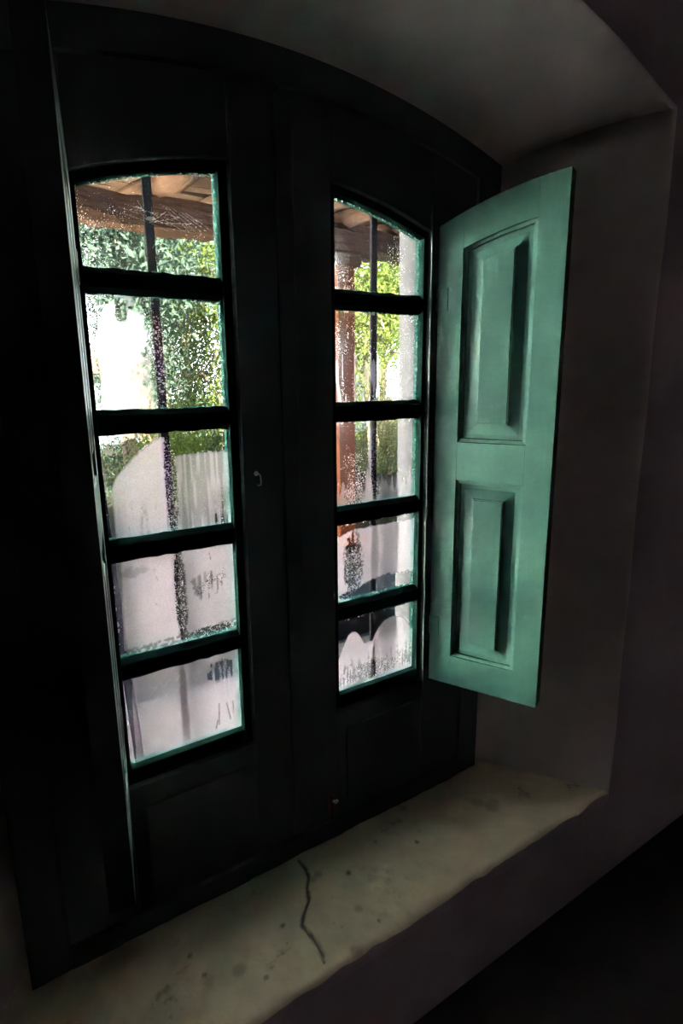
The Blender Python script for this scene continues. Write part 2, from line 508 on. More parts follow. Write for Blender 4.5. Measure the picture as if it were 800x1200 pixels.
# ------------------------------------------------------------------ fixed frame round the two casements
tf = empty('trim_1')
tag(tf, kind='structure')
XA, XB = 0.010, 1.328
for a_, b2_ in ((XA, 0.0885), (2 * CX - 0.0885, XB)):
    bm = bmesh.new()
    strip_solid(bm, np.linspace(a_, b2_, 4), lambda x: ZS - 0.005, lambda x: z_soffit_back(x) - 0.05, 1.206, 1.274)
    from_bm('jamb_post', bm, 'teal_dark', tf)
box('sill_rail', 0.088, 2 * CX - 0.088, 1.205, 1.275, ZS - 0.005, -1.20, 'teal_dark', tf)
bm = bmesh.new()
strip_solid(bm, np.linspace(XA, XB, 40), lambda x: z_soffit_back(x) - 0.055, lambda x: z_soffit_back(x) + 0.012, 1.205, 1.275)
from_bm('arched_head', bm, 'teal_dark', tf)

# ------------------------------------------------------------------ the casements
ZB1, = (-0.845,)
PANES = [(0.211, None), (-0.055, 0.164), (-0.318, -0.104), (-0.581, -0.367), (-0.840, -0.632)]   # (bottom, top) of the glass seen
LX0, LX1, LM = 0.090, 0.667, (0.243, 0.549)       # left leaf: outer edge, meeting edge, opening
GX0, GX1 = 0.2555, 0.5290                          # glass seen in the left leaf
def leaf(n, mir):
    w = empty('window_%d' % n)
    tag(w, kind='structure')
    X = (lambda x: 2 * CX - x) if mir else (lambda x: x)
    def bx_(name, a, b_, y0, y1, z0, z1, m, bev=0.003, parent=w):
        a, b_ = sorted((X(a), X(b_)))
        return box(name, a, b_, y0, y1, z0, z1, m, parent, bev)
    def arch(name, a, b_, lo, hi, y0, y1, m, parent=w):
        a, b_ = sorted((X(a), X(b_)))
        bm = bmesh.new()
        strip_solid(bm, np.linspace(a, b_, 20), lo, hi, y0, y1)
        return from_bm(name, bm, m, parent, bevel=0.002, seg=1)
    # leaf: stiles, bottom rail, arched top rail
    arch('stile', LX0, LM[0], lambda x: -1.198, lambda x: z_soffit_back(x) - 0.056, 1.212, 1.268, 'teal_dark')
    arch('meeting_stile', LM[1], LX1, lambda x: -1.198, lambda x: z_soffit_back(x) - 0.056, 1.212, 1.268, 'teal_dark')
    bx_('bottom_rail', LM[0], LM[1], 1.214, 1.268, -1.198, -0.878, 'teal_dark')
    arch('top_rail', LM[0], LM[1], lambda x: z_open(x), lambda x: z_soffit_back(x) - 0.058, 1.214, 1.268, 'teal_dark')
    # raised panel below the glass, barely seen
    bx_('apron_panel', LM[0] + 0.03, LM[1] - 0.03, 1.206, 1.2145, -1.15, -0.93, 'teal_dark', 0.006)
    # glazed sash set in the opening
    y0, y1 = 1.228, 1.264
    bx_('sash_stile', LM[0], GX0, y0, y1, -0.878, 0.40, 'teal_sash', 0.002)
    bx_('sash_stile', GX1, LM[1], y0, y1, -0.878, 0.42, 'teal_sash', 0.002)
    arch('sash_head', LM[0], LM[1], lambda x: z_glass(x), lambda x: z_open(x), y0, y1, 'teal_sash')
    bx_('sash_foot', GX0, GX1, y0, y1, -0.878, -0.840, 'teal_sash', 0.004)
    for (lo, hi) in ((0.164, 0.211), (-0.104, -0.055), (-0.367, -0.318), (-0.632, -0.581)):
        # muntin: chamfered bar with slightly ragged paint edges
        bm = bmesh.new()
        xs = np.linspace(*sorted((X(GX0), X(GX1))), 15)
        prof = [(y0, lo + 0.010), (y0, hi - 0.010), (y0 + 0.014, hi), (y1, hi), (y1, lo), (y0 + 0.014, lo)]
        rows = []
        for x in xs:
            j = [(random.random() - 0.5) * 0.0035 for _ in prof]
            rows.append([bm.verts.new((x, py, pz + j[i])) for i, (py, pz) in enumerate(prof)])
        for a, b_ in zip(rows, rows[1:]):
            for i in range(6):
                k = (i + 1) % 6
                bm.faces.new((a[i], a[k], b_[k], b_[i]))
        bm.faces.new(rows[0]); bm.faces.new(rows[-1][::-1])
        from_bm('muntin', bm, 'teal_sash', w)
    for i, (lo, hi) in enumerate(PANES):
        a, b_ = sorted((X(GX0 - 0.004), X(GX1 + 0.004)))
        top = (lambda x: z_glass(x) + 0.004) if hi is None else (lambda x, hi=hi: hi + 0.004)
        bm = bmesh.new()
        strip_solid(bm, np.linspace(a, b_, 16 if hi is None else 2), lambda x: lo - 0.004, top, 1.2485, 1.2515)
        g = from_bm('glass_pane', bm, 'glass', w)
        film(g, a + 0.004, b_ - 0.004, lo, hi, ('L' if not mir else 'R') + str(i + 1))
    return w

def film(parent, a, b_, lo, hi, key):
    nx, ny = 150, 110
    u = np.linspace(0, 1, nx)
    v = np.linspace(0, 1, ny)
    U, V = np.meshgrid(u, v)
    X = a + (b_ - a) * U
    T = z_glass(X) if hi is None else np.full_like(X, hi)
    Z = lo + (T - lo) * V
    s0 = hash_(key)
    n1 = vnoise(U.shape, (6, 8), s0) ; n2 = vnoise(U.shape, (18, 24), s0 + 1); n3 = vnoise(U.shape, (40, 55), s0 + 2)
    run = vnoise(U.shape, (3, 60), s0 + 3)              # vertical runs
    run2 = vnoise(U.shape, (5, 34), s0 + 4)
    N = (n1 - .5) * .5 + (n2 - .5) * .3 + (n3 - .5) * .25
    fog, drops = FILM[key](U, V, N, n1, n2, n3, run, run2)
    holes = np.zeros_like(U)
    for (hx_, hy_, hrx, hry, ha) in HOLES.get(key, ()):
        holes = np.maximum(holes, ha * sm(ell(U, V, hx_, hy_, hrx, hry) + N * .25, 0.0, 0.35))
    # dirt and old paint smears along the edges of the glass
    e = np.minimum.reduce([U * (b_ - a), (1 - U) * (b_ - a), V * 0.21, (1 - V) * 0.21])
    ed = np.clip(1 - e / (0.007 + 0.010 * n2 * n1 * 2), 0, 1)
    fog = np.maximum(fog, np.clip(ed * 1.5, 0, 1) * 0.38 * (0.4 + 0.6 * n3))
    me = bpy.data.meshes.new('condensation')
    idx = np.arange(ny * nx).reshape(ny, nx)
    f = np.stack([idx[:-1, :-1], idx[:-1, 1:], idx[1:, 1:], idx[1:, :-1]], -1).reshape(-1, 4)
    me.from_pydata(np.stack([X, np.full_like(X, 1.2478), Z], -1).reshape(-1, 3).tolist(), [], f.tolist())
    for nm, ar in (('fog', fog), ('drops', drops), ('holes', holes)):
        at = me.attributes.new(nm, 'FLOAT', 'POINT')
        at.data.foreach_set('value', np.clip(ar, 0, 1.2).ravel())
    o = link('condensation', me, 'film', parent)
    o['kind'] = 'stuff'
    return o
# where the fog is broken into beads: (u, v, half width, half height, amount)
HOLES = dict(L2=[(0.52, 0.4, 0.12, 0.6, 0.7)], L3=[(0.515, 0.5, 0.062, 0.7, 1.0), (0.8, 0.3, 0.25, 0.4, 0.15)],
             L4=[(0.528, 0.52, 0.062, 0.62, 1.0), (0.70, 0.55, 0.05, 0.10, 0.6), (0.78, 0.62, 0.05, 0.12, 0.6), (0.86, 0.63, 0.06, 0.08, 0.6), (0.90, 0.67, 0.03, 0.10, 0.6), (0.75, 0.06, 0.3, 0.07, 0.9)],
             L5=[(0.86, 0.82, 0.10, 0.16, 0.6)], R2=[(0.25, 0.4, 0.2, 0.7, 0.4)], R3=[(0.5, 0.45, 0.08, 0.6, 0.9), (0.24, 0.15, 0.16, 0.25, 0.7)],
             R4=[(0.22, 0.45, 0.13, 0.5, 0.75), (0.25, 0.07, 0.25, 0.07, 0.95)], R5=[(0.45, 0.16, 0.42, 0.2, 0.7)])
def hash_(k): return (ord(k[0]) * 31 + ord(k[1]) * 7) * 10

def lines(U, V, segs, w):
    """soft strokes: wiped streaks, cobweb strands, drips"""
    out = np.zeros_like(U)
    for (x0, y0, x1, y1) in segs:
        px, py = x1 - x0, y1 - y0
        t = np.clip(((U - x0) * px + (V - y0) * py * 0.8) / (px * px + py * py * 0.8 + 1e-9), 0, 1)
        d = np.hypot(U - x0 - t * px, (V - y0 - t * py) * 0.8)
        out = np.maximum(out, np.clip(1.4 - d / w, 0, 1))
    return out
def ell(U, V, cx, cy, rx, ry): return 1 - np.hypot((U - cx) / rx, (V - cy) / ry)

def fL1(U, V, N, n1, n2, n3, run, run2):
    fog = 0.02 + 0.08 * sm(0.45 - V, 0, 0.3) + 0.03 * n2
    seg = [(0.25 + 0.04 * k, 0.66 + 0.03 * (k % 3), 0.62 + 0.03 * k, 0.44 + 0.045 * (k % 4)) for k in range(5)]
    seg += [(0.50, 0.52, 0.42 + 0.1 * k, 0.75 - 0.06 * k) for k in range(5)]
    seg += [(0.58 + 0.045 * k, 0.70 - 0.02 * k, 0.80 + 0.04 * k, 0.42 + 0.01 * k) for k in range(5)]
    seg += [(0.52, 0.36, 0.56, 0.10), (0.55, 0.36, 0.50, 0.25), (0.53, 0.2, 0.57, 0.2)]
    fog = np.maximum(fog, 0.34 * lines(U, V, seg, 0.006))
    fog = np.maximum(fog, 0.5 * sm(ell(U, V, 0.5, 0.56, 0.09, 0.05), 0, 1))
    drops = 0.7 * sm(0.16 - U + 0.25 * (n1 - .5), 0, 0.12) + 0.55 * sm(ell(U, V, 0.25, 0.55, 0.33, 0.28) + N, 0.1, 0.6) + 0.5 * sm(ell(U, V, 0.82, 0.42, 0.2, 0.2) + N, 0.1, 0.6) + 0.2 * sm(0.35 - V + (run - .5) * .3, 0, 0.25)
    return fog, np.clip(drops, 0, 0.8)
def fL2(U, V, N, n1, n2, n3, run, run2):
    edge = sm(0.47 - U + N * 0.35 - 0.18 * sm(V, 0.75, 1.0) + 0.05 * sm(0.5 - V, 0, .5), -0.02, 0.14) * sm(0.97 - V + N * 0.3 - 0.0 * U, 0.0, 0.08)
    edge *= 1 - 0.9 * sm(ell(U, V, 0.24, 0.86, 0.07, 0.13) + N, 0.1, 0.5)
    edge *= sm(U - 0.05 - 0.2 * sm(V, 0.6, 1) * 0.4, 0, 0.03)
    runs = sm(run, 0.62, 0.75) * sm(U, 0.25, 0.4) * sm(0.62 - V, 0, 0.3)
    fog = 0.95 * edge * (1 - 0.75 * runs) + 0.06
    drops = 0.9 * sm(ell(U, V, 0.5, 0.45, 0.2, 0.75) + N, 0.0, 0.5) + 0.22 * sm(ell(U, V, 0.85, 0.3, 0.25, 0.4) + N, 0, 0.5) + 0.10
    fog = np.maximum(fog, 0.35 * sm(run2, 0.55, 0.8) * sm(U, 0.35, 0.45) * sm(0.6 - U, 0, 0.1) * sm(0.6 - V, 0, 0.4))
    return fog, np.clip(drops, 0, 0.95)
def fL3(U, V, N, n1, n2, n3, run, run2):
    bound = 0.42 + 0.55 * np.sqrt(np.clip((U - 0.06) / 0.40, 0, 1)) 
    bound = np.where(U > 0.46, 0.97 - 0.18 * sm(U, 0.48, 0.55), bound)
    f = sm(bound - V + N * 0.06, -0.01, 0.05)
    f *= sm(U - 0.05, 0, 0.03)
    right = sm(U, 0.5, 0.62)
    dens = (0.88 - 0.06 * n2) * (1 - right) + right * (0.50 + 0.35 * sm(run, 0.35, 0.7) - 0.25 * sm(ell(U, V, 0.97, 0.15, 0.25, 0.35), 0, 0.6))
    runs = sm(run, 0.66, 0.80) * sm(0.40 - V, 0, 0.2) * n3
    fog = f * dens * (1 - 0.45 * runs)
    fog *= 1 - 0.55 * sm(ell(U, V, 0.515, 0.5, 0.055, 0.62), 0.0, 0.5) * sm(n3, 0.3, 0.6)
    drops = 0.65 * f * right + 0.85 * sm(ell(U, V, 0.52, 0.5, 0.07, 0.7), 0, 0.4)
    return fog, np.clip(drops, 0, 0.9)
def fL4(U, V, N, n1, n2, n3, run, run2):
    fog = 0.93 - 0.10 * n1
    fog = fog * (1 - 0.35 * sm(ell(U, V, 0.2, 0.86, 0.22, 0.08) + N, 0.2, 0.6))
    streak = sm(run, 0.45, 0.62) * sm(ell(U, V, 0.76, 0.58, 0.2, 0.17) + N, 0.05, 0.3)
    fog = fog * (1 - 0.6 * streak) * (1 - 0.8 * lines(U, V, [(0.79, 0.93, 0.80, 0.86), (0.34, 0.78, 0.355, 0.73), (0.31, 0.51, 0.33, 0.48)], 0.006) * n3)
    fog *= 1 - 0.6 * sm(0.10 - V + 0.05 * U + N * 0.1, 0, 0.05) * sm(n3, 0.35, 0.55)
    fog *= 1 - 0.75 * sm(ell(U, V, 0.535, 0.5, 0.055, 0.7), 0.0, 0.4) * sm(n3 + 0.2 * n2, 0.42, 0.62)
    fog *= sm(U - 0.07 + 0.03 * (1 - V), 0, 0.03) * 0.75 + 0.25
    drops = 0.5 * sm(ell(U, V, 0.54, 0.5, 0.08, 0.7), 0, 0.4) + 0.2
    return fog, drops
def fL5(U, V, N, n1, n2, n3, run, run2):
    fog = 0.36 + 0.12 * n1 + 0.38 * sm(U, 0.45, 0.8) * sm(0.75 - V, 0, 0.2)
    strands = lines(U, V, [(0.15 + 0.09 * k, 0.62 + 0.02 * k, 0.30 + 0.09 * k, 0.86 + 0.01 * k) for k in range(4)] + [(0.2, 0.84, 0.45, 0.70), (0.3, 0.88, 0.36, 0.62)], 0.005)
    fog = fog + 0.16 * strands * n2
    drip = sm(run, 0.42, 0.58) * sm(ell(U, V, 0.84, 0.80, 0.14, 0.16) + N, 0.05, 0.3)
    dl = lines(U, V, [(0.80, 0.38, 0.79, 0.12), (0.87, 0.36, 0.90, 0.14), (0.93, 0.36, 0.93, 0.16), (0.78, 0.18, 0.76, 0.08)], 0.007)
    fog = fog * (1 - 0.85 * drip) * (1 - 0.7 * dl)
    lt = lines(U, V, [(0.77, 0.62, 0.79, 0.4), (0.86, 0.66, 0.87, 0.42), (0.90, 0.66, 0.91, 0.42)], 0.014)
    fog = np.maximum(fog, 0.8 * lt)
    fog *= sm(U - 0.06 + 0.02 * (1 - V), 0, 0.03) * 0.7 + 0.3
    return fog, np.zeros_like(U)
def fR1(U, V, N, n1, n2, n3, run, run2):
    fog = 0.05 + 0.05 * n2
    drops = 0.7 * sm(ell(U, V, 0.70, 0.45, 0.16, 0.45) + N, 0.05, 0.5) + 0.5 * sm(ell(U, V, 0.22, 0.1, 0.2, 0.25) + N, 0, 0.5) + 0.3 * sm(0.3 - V, 0, 0.3)
    return fog, np.clip(drops, 0, 0.85)
def fR2(U, V, N, n1, n2, n3, run, run2):
    fog = 0.12 + 0.35 * sm(run, 0.5, 0.8) * sm(0.8 - V, 0, 0.5) * sm(0.72 - U, 0, 0.2) + 0.15 * sm(U, 0.72, 0.8)
    drops = (0.28 + 0.45 * sm(run2, 0.45, 0.75)) * sm(0.85 - U, 0, 0.2) * sm(1.05 - V, 0, 0.25) + 0.08
    return fog, np.clip(drops, 0, 0.95)
def fR3(U, V, N, n1, n2, n3, run, run2):
    fog = 0.10 + 0.25 * sm(U, 0.3, 0.45) * sm(0.55 - U, 0, 0.1) + 0.3 * sm(0.35 - V + (run - .5) * .3, 0, 0.2)
    drops = 0.75 * sm(ell(U, V, 0.24, 0.3, 0.16, 0.55) + N, 0.0, 0.4) + 0.6 * sm(ell(U, V, 0.5, 0.5, 0.07, 0.55), 0, 0.4) + 0.08
    return fog, np.clip(drops, 0, 0.9)
def fR4(U, V, N, n1, n2, n3, run, run2):
    top = 0.93 - 0.06 * sm(0.25 - U, 0, 0.2)
    fog = 0.93 * sm(top - V + N * 0.06, 0, 0.03)
    low = 0.10 + 0.10 * sm(U, 0.25, 0.4) + 0.0 * U
    fog *= sm(V - low + N * 0.10 + 0.12 * sm(0.25 - U, 0, 0.1), 0, 0.03) * 0.85 + 0.15
    col = sm(ell(U, V, 0.22, 0.48, 0.13, 0.55) + N * 0.5, 0.0, 0.25)
    fog *= 1 - 0.65 * col * sm(n3 * 0.6 + run * 0.5, 0.48, 0.66)
    fog *= 1 - 0.85 * lines(U, V, [(0.17, 0.80, 0.21, 0.72), (0.22, 0.85, 0.23, 0.66), (0.16, 0.7, 0.25, 0.7), (0.19, 0.74, 0.19, 0.62)], 0.015)
    fog *= 1 - 0.35 * sm(ell(U, V, 0.49, 0.5, 0.07, 0.7), 0.1, 0.5)
    return fog, 0.25 * np.ones_like(U)
def fR5(U, V, N, n1, n2, n3, run, run2):
    h1 = 0.80 - 3.2 * (np.abs(U - 0.22) ** 2) * 3.5
    h2 = 0.86 - 2.2 * (np.abs(U - 0.72) ** 2.6) * 4.0
    h = np.maximum(np.maximum(h1, h2), 0.60 - 0.25 * sm(0.12 - U, 0, .1))
    fog = 0.93 * sm(h - V + N * 0.03, 0, 0.03)
    st = sm(run * 0.6 + n3 * 0.5, 0.50, 0.66) * sm(0.42 - V + (run2 - .5) * .3, 0, 0.2) * sm(V, 0.02, 0.1)
    fog *= 1 - 0.6 * st
    fog *= 1 - 0.45 * sm(ell(U, V, 0.51, 0.3, 0.06, 0.5), 0.1, 0.5)
    return fog, 0.2 * np.ones_like(U)
FILM = dict(L1=fL1, L2=fL2, L3=fL3, L4=fL4, L5=fL5, R1=fR1, R2=fR2, R3=fR3, R4=fR4, R5=fR5)

w1 = leaf(1, False)
w2 = leaf(2, True)
# cover strip where the two leaves meet, and the small catch on the left leaf
box('cover_strip', CX - 0.022, CX + 0.022, 1.204, 1.2125, -1.19, 0.575, 'teal_dark', w2, 0.003)
hk = empty('latch_hook', (0, 0, 0), parent=w1)
bm = bmesh.new()
tube(bm, [(0.580, 1.213, -0.205), (0.580, 1.196, -0.205), (0.5805, 1.192, -0.209), (0.5805, 1.190, -0.224), (0.579, 1.189, -0.2275), (0.575, 1.189, -0.2285), (0.571, 1.189, -0.227)], 0.0017, 8)
from_bm('hook_wire', bm, 'brass', hk, smooth=True)
bm = bmesh.new()
bmesh.ops.create_cone(bm, cap_ends=True, segments=12, radius1=0.006, radius2=0.004, depth=0.004, matrix=Matrix.Translation((0.580, 1.210, -0.205)) @ Matrix.Rotation(math.pi / 2, 4, 'X'))
from_bm('hook_plate', bm, 'brass', hk)

# ------------------------------------------------------------------ shutters (glass-side face carries raised panels)
SW, TH = 0.315, 0.042
SZ0 = -0.874
def s_top(u):   # top edge: rises towards the free edge, arched
    return 0.376 + 0.44 * u - 0.55 * u * u
def s_in(u):
    return s_top(u) - 0.085
def ring(bm, A, B):
    n = len(A)
    for i in range(n):
        j = (i + 1) % n
        bm.faces.new((A[i], A[j], B[j], B[i]))
def shade_room_side(o):
    # glass side turquoise; room side and outer edges coloured dark to look unlit
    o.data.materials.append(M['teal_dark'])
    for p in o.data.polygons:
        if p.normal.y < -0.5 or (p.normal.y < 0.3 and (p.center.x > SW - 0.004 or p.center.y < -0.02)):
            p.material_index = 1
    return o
def shutter(name, side):
    """local x = u along the leaf from the hinge, local y = out of the panelled face (0 = face, negative = room side)"""
    root = empty(name)
    YB = -TH
    def piece(nm, poly, m='teal', parent=root, y0=YB, y1=0.0, bev=0.0004):
        bm = bmesh.new()
        a = [bm.verts.new((p[0], y0, p[1])) for p in poly]
        b_ = [bm.verts.new((p[0], y1, p[1])) for p in poly]
        ring(bm, a, b_)
        bm.faces.new(a[::-1]); bm.faces.new(b_)
        return shade_room_side(from_bm(nm, bm, m, parent, bevel=bev, seg=1))
    PU0, PU1 = 0.0655, 0.2465
    UP0, LO1, LO0 = -0.166, -0.268, -0.786
    us = np.linspace(0, PU0, 5)
    piece('hinge_stile', [(0, SZ0)] + [(PU0, SZ0)] + [(u, s_top(u)) for u in us[::-1]])
    us = np.linspace(PU1, SW, 5)
    piece('lock_stile', [(PU1, SZ0), (SW, SZ0)] + [(u, s_top(u)) for u in us[::-1]])
    us = np.linspace(PU0, PU1, 12)
    piece('top_rail', [(u, s_in(u)) for u in us] + [(u, s_top(u)) for u in us[::-1]])
    piece('middle_rail', [(PU0, LO1), (PU1, LO1), (PU1, UP0), (PU0, UP0)])
    piece('bottom_rail', [(PU0, SZ0), (PU1, SZ0), (PU1, LO0), (PU0, LO0)])
    for nm, lo, hi in (('upper_panel', UP0, None), ('lower_panel', LO0, LO1)):
        bm = bmesh.new()
        nseg = 12
        def loop(ins, y):
            f = (ins) / 1.0
            a, b_ = PU0 + ins, PU1 - ins
            us = np.linspace(a, b_, nseg)
            top = [(u, (s_in(u) if hi is None else hi) - ins) for u in us]
            pts = [(a, lo + ins), (b_, lo + ins)] + top[::-1]
            return [bm.verts.new((p[0], y, p[1])) for p in pts]
        # stepped moulding, deep groove, sloped field, stepped raised flat
        spec = [(0.0, -0.0004), (0.0012, -0.0055), (0.0095, -0.0070), (0.011, -0.0130), (0.0225, -0.0135), (0.024, -0.0130), (0.0475, -0.0100), (0.0482, -0.0030), (0.0515, -0.0022), (0.052, -0.0004)]
        L = [loop(i, y) for i, y in spec]
        for A, B in zip(L, L[1:]): ring(bm, A, B)
        bm.faces.new(L[-1])
        back = loop(0.0, YB + 0.006)
        ring(bm, back, L[0])
        bm.faces.new(back[::-1])
        shade_room_side(from_bm(nm, bm, 'teal', root))
    # hinges: two knuckles with a flap
    for z in (0.20, -0.70):
        h = empty('hinge', parent=root)
        bm = bmesh.new()
        tube(bm, [(-0.004, -0.010, z - 0.032), (-0.004, -0.010, z + 0.032)], 0.0055, 10)
        from_bm('hinge_knuckle', bm, 'teal', h, smooth=False)
        box('hinge_flap', -0.004, 0.028, 0.0002, 0.0016, z - 0.028, z + 0.028, 'teal', h, 0.0005)
    return root
def mirror_y(root):
    for ch in root.children:
        if ch.type == 'MESH':
            for v in ch.data.vertices:
                v.co.y *= -1
            ch.data.flip_normals()
        mirror_y(ch)
sh_r = shutter('shutter', 'right')
mirror_y(sh_r)
sh_r.location = (1.117, 1.2105, 0)
sh_r.rotation_euler = (0, 0, math.atan2(-0.916, 0.401))
tag(sh_r, 'turquoise panelled wooden shutter standing open beside the right casement', 'shutter', 'window shutters')
sh_l = shutter('shutter', 'left')
hx, hy, ex, ey = 0.2425, 1.2080, 0.1735, 0.9020
sh_l.location = (hx, hy, 0)
sh_l.rotation_euler = (0, 0, math.atan2(ey - hy, ex - hx))
tag(sh_l, 'wooden shutter seen almost edge on as a thin lit line beside the left casement', 'shutter', 'window shutters')

# rusty slide bolt low on the right leaf, its knob catching the light
bo = empty('bolt', (0.767, 1.212, -1.14), parent=w2)
bm = bmesh.new(); add_box(bm, -0.013, 0.013, -0.003, 0.0, -0.035, 0.014)
from_bm('bolt_plate', bm, 'rust', bo, bevel=0.001)
bm = bmesh.new(); tube(bm, [(0, -0.008, -0.058), (0, -0.008, 0.026)], 0.005, 8)
from_bm('bolt_rod', bm, 'rust', bo)
bm = bmesh.new(); tube(bm, [(0.0, -0.008, 0.008), (0.002, -0.022, 0.010), (0.002, -0.027, 0.018)], [0.004, 0.0045, 0.005], 8)
from_bm('bolt_knob', bm, 'brass', bo, smooth=True)

# ------------------------------------------------------------------ outside: bars, veranda, garden
for i, (x, lb) in enumerate(((0.402, 'dark iron bar standing behind the left casement panes'), (0.966, 'dark iron bar standing behind the right casement panes'))):
    o = box('iron_bar', x - 0.0095, x + 0.0095, 1.284, 1.292, -0.985, 0.548, 'iron', bevel=0.003)
    tag(o, lb, 'bar', 'window bars')
bm = bmesh.new()
v = add_box(bm, -0.011, 0.011, -0.006, 0.006, 0.0, 1.10)
for q in v:
    q.co.x += -0.046 * q.co.z
o = from_bm('wooden_batten', bm, 'batten', bevel=0.002)
o.location = (0.292, 1.285, -0.98)
tag(o, 'grey purple strip of wood leaning outside the left edge of the left panes', 'batten')

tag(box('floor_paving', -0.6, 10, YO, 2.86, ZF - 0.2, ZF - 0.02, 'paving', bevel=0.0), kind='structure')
o = box('trim_2', -0.6, 10, 2.86, 3.02, ZF - 0.2, ZF - 0.022, 'slate', bevel=0.004)
tag(o, kind='structure')
# unseen pale yard, added to bounce sunlight in through the window
yd = box('floor_bounce', -9.0, -0.6, YO, 6.0, ZF - 0.2, ZF - 0.018, 'yard', bevel=0)
tag(yd, kind='structure')
# unseen white wall, added to reflect sun onto the open shutter
gw = box('wall_bounce', -9.0, 0.45, 6.0, 6.25, ZF - 0.2, 0.75, 'white_out', bevel=0)
tag(gw, kind='structure')
# ground with gentle unevenness
bm = bmesh.new()
nx_, ny_ = 60, 60
G = {}
for i in range(nx_ + 1):
    for j in range(ny_ + 1):
        x = -25 + 60 * i / nx_; y = 3.0 + 50 * (j / ny_) ** 1.8
        z = ZF - 0.03 + 0.03 * math.sin(1.3 * x + .7 * y) * min(1, (y - 3) / 3) + 0.02 * math.sin(2.9 * x - 1.7 * y) * min(1, (y - 3) / 3)
        G[i, j] = bm.verts.new((x, y, z))
for i in range(nx_):
    for j in range(ny_):
        bm.faces.new((G[i, j], G[i + 1, j], G[i + 1, j + 1], G[i, j + 1]))
g = from_bm('ground', bm, 'sand', smooth=True)
tag(g, kind='structure')

# stone block under the post
o = empty('stone_block', (2.42, 3.12, ZF - 0.03))
tag(o, 'blue grey stone block at the paving edge seen through the lowest right pane', 'block')
bm = bmesh.new(); add_box(bm, -0.56, 0.56, -0.22, 0.16, 0, 0.235)
from_bm('block_body', bm, 'slate', o, bevel=0.012)
bm = bmesh.new(); add_box(bm, -0.585, 0.585, -0.235, 0.18, 0.235, 0.28)
from_bm('cap_slab', bm, 'slate', o, bevel=0.008)

# garden shelter: terracotta post, edge beam, log rafters, boards
pst = empty('shelter_post', (2.957, 4.40, ZF - 0.06))
tag(pst, 'terracotta coloured wooden post holding up the rough brown shelter beam', 'post')
bm = bmesh.new(); add_box(bm, -0.085, 0.085, -0.085, 0.085, 0.0, 2.66)
from_bm('shaft', bm, 'terracotta', pst, bevel=0.014)
bm = bmesh.new(); add_box(bm, -0.15, 0.15, -0.10, 0.10, 2.56, 2.66)
from_bm('post_cap', bm, 'rough_wood', pst, bevel=0.016)
bm = bmesh.new(); add_box(bm, -0.14, 0.14, -0.14, 0.14, 0.0, 0.16)
from_bm('post_foot', bm, 'slate', pst, bevel=0.016)

RXL, RXR = 0.30, 9.0
rf_ = empty('shelter_roof', (RXL, 4.38, 1.02))
tag(rf_, 'rustic brown timber shelter roof of log rafters and boards on a rough beam', 'roof')
def local(o, dx=-RXL, dy=-4.38, dz=-1.02):
    for v in o.data.vertices:
        v.co += Vector((dx, dy, dz))
    return o
bm = bmesh.new()
xs = np.linspace(RXL, RXR, 90)
rows = []
for k, x in enumerate(xs):
    j = [0.014 * math.sin(x * 2.3 + q * 1.7) + 0.012 * math.sin(x * 5.7 + q * 2.9) + 0.010 * (random.random() - .5) for q in range(8)]
    base = [(4.28, 1.04), (4.31, 1.018), (4.47, 1.018), (4.50, 1.04), (4.50, 1.195), (4.47, 1.215), (4.31, 1.215), (4.28, 1.195)]
    rows.append([bm.verts.new((x, p[0] + j[i], p[1] + j[(i + 3) % 8])) for i, p in enumerate(base)])
for a, b_ in zip(rows, rows[1:]):
    for i in range(8):
        k = (i + 1) % 8
        bm.faces.new((a[i], a[k], b_[k], b_[i]))
bm.faces.new(rows[0]); bm.faces.new(rows[-1][::-1])
local(from_bm('edge_beam', bm, 'rough_wood', rf_))
def zr(y): return 1.285 + (y - 4.38) * 0.09
x = RXL + 0.10
k = 0
while x < RXR - 0.2:
    bm = bmesh.new()
    r = 0.066 + 0.016 * random.random()
    ys = np.linspace(6.2, 3.66, 8)
    tube(bm, [(x + 0.03 * math.sin(y * 3 + k), y, zr(y) + 0.012 * math.sin(y * 4 + k)) for y in ys], [r * (1 + .10 * math.sin(q * 2.1 + k)) for q in range(8)], 9, 0.16)
    local(from_bm('rafter', bm, 'log_wood', rf_, smooth=True))
    x += 0.52 + 0.10 * (random.random() - .5)
    k += 1
y = 6.3
while y > 3.72:
    w_ = 0.17 + 0.06 * random.random()
    bm = bmesh.new()
    xs = np.linspace(RXL - 0.05, RXR, 40)
    rows = []
    ph = random.random() * 6
    dz_ = 0.02 * random.random()
    for x in xs:
        a = 0.010 * math.sin(x * 1.9 + ph) + 0.008 * (random.random() - .5)
        c = 0.010 * math.sin(x * 2.3 + ph * 2) + dz_
        rows.append([bm.verts.new((x, y - 0.010 + a, zr(y) + 0.070 + c)), bm.verts.new((x, y - w_ + 0.004 + a, zr(y - w_) + 0.070 + c)), bm.verts.new((x, y - w_ + 0.004 + a, zr(y - w_) + 0.105 + c)), bm.verts.new((x, y - 0.010 + a, zr(y) + 0.105 + c))])
    for p, q in zip(rows, rows[1:]):
        for i in range(4):
            j = (i + 1) % 4
            bm.faces.new((p[i], p[j], q[j], q[i]))
    bm.faces.new(rows[0]); bm.faces.new(rows[-1][::-1])
    local(from_bm('roof_board', bm, 'board_wood', rf_))
    y -= w_
bm = bmesh.new()
v = add_box(bm, RXL - 0.05, RXR, 3.60, 6.35, 0, 0.03)
for q in v: q.co.z += zr(q.co.y) + 0.135
local(from_bm('roof_cover', bm, 'rooftile', rf_))

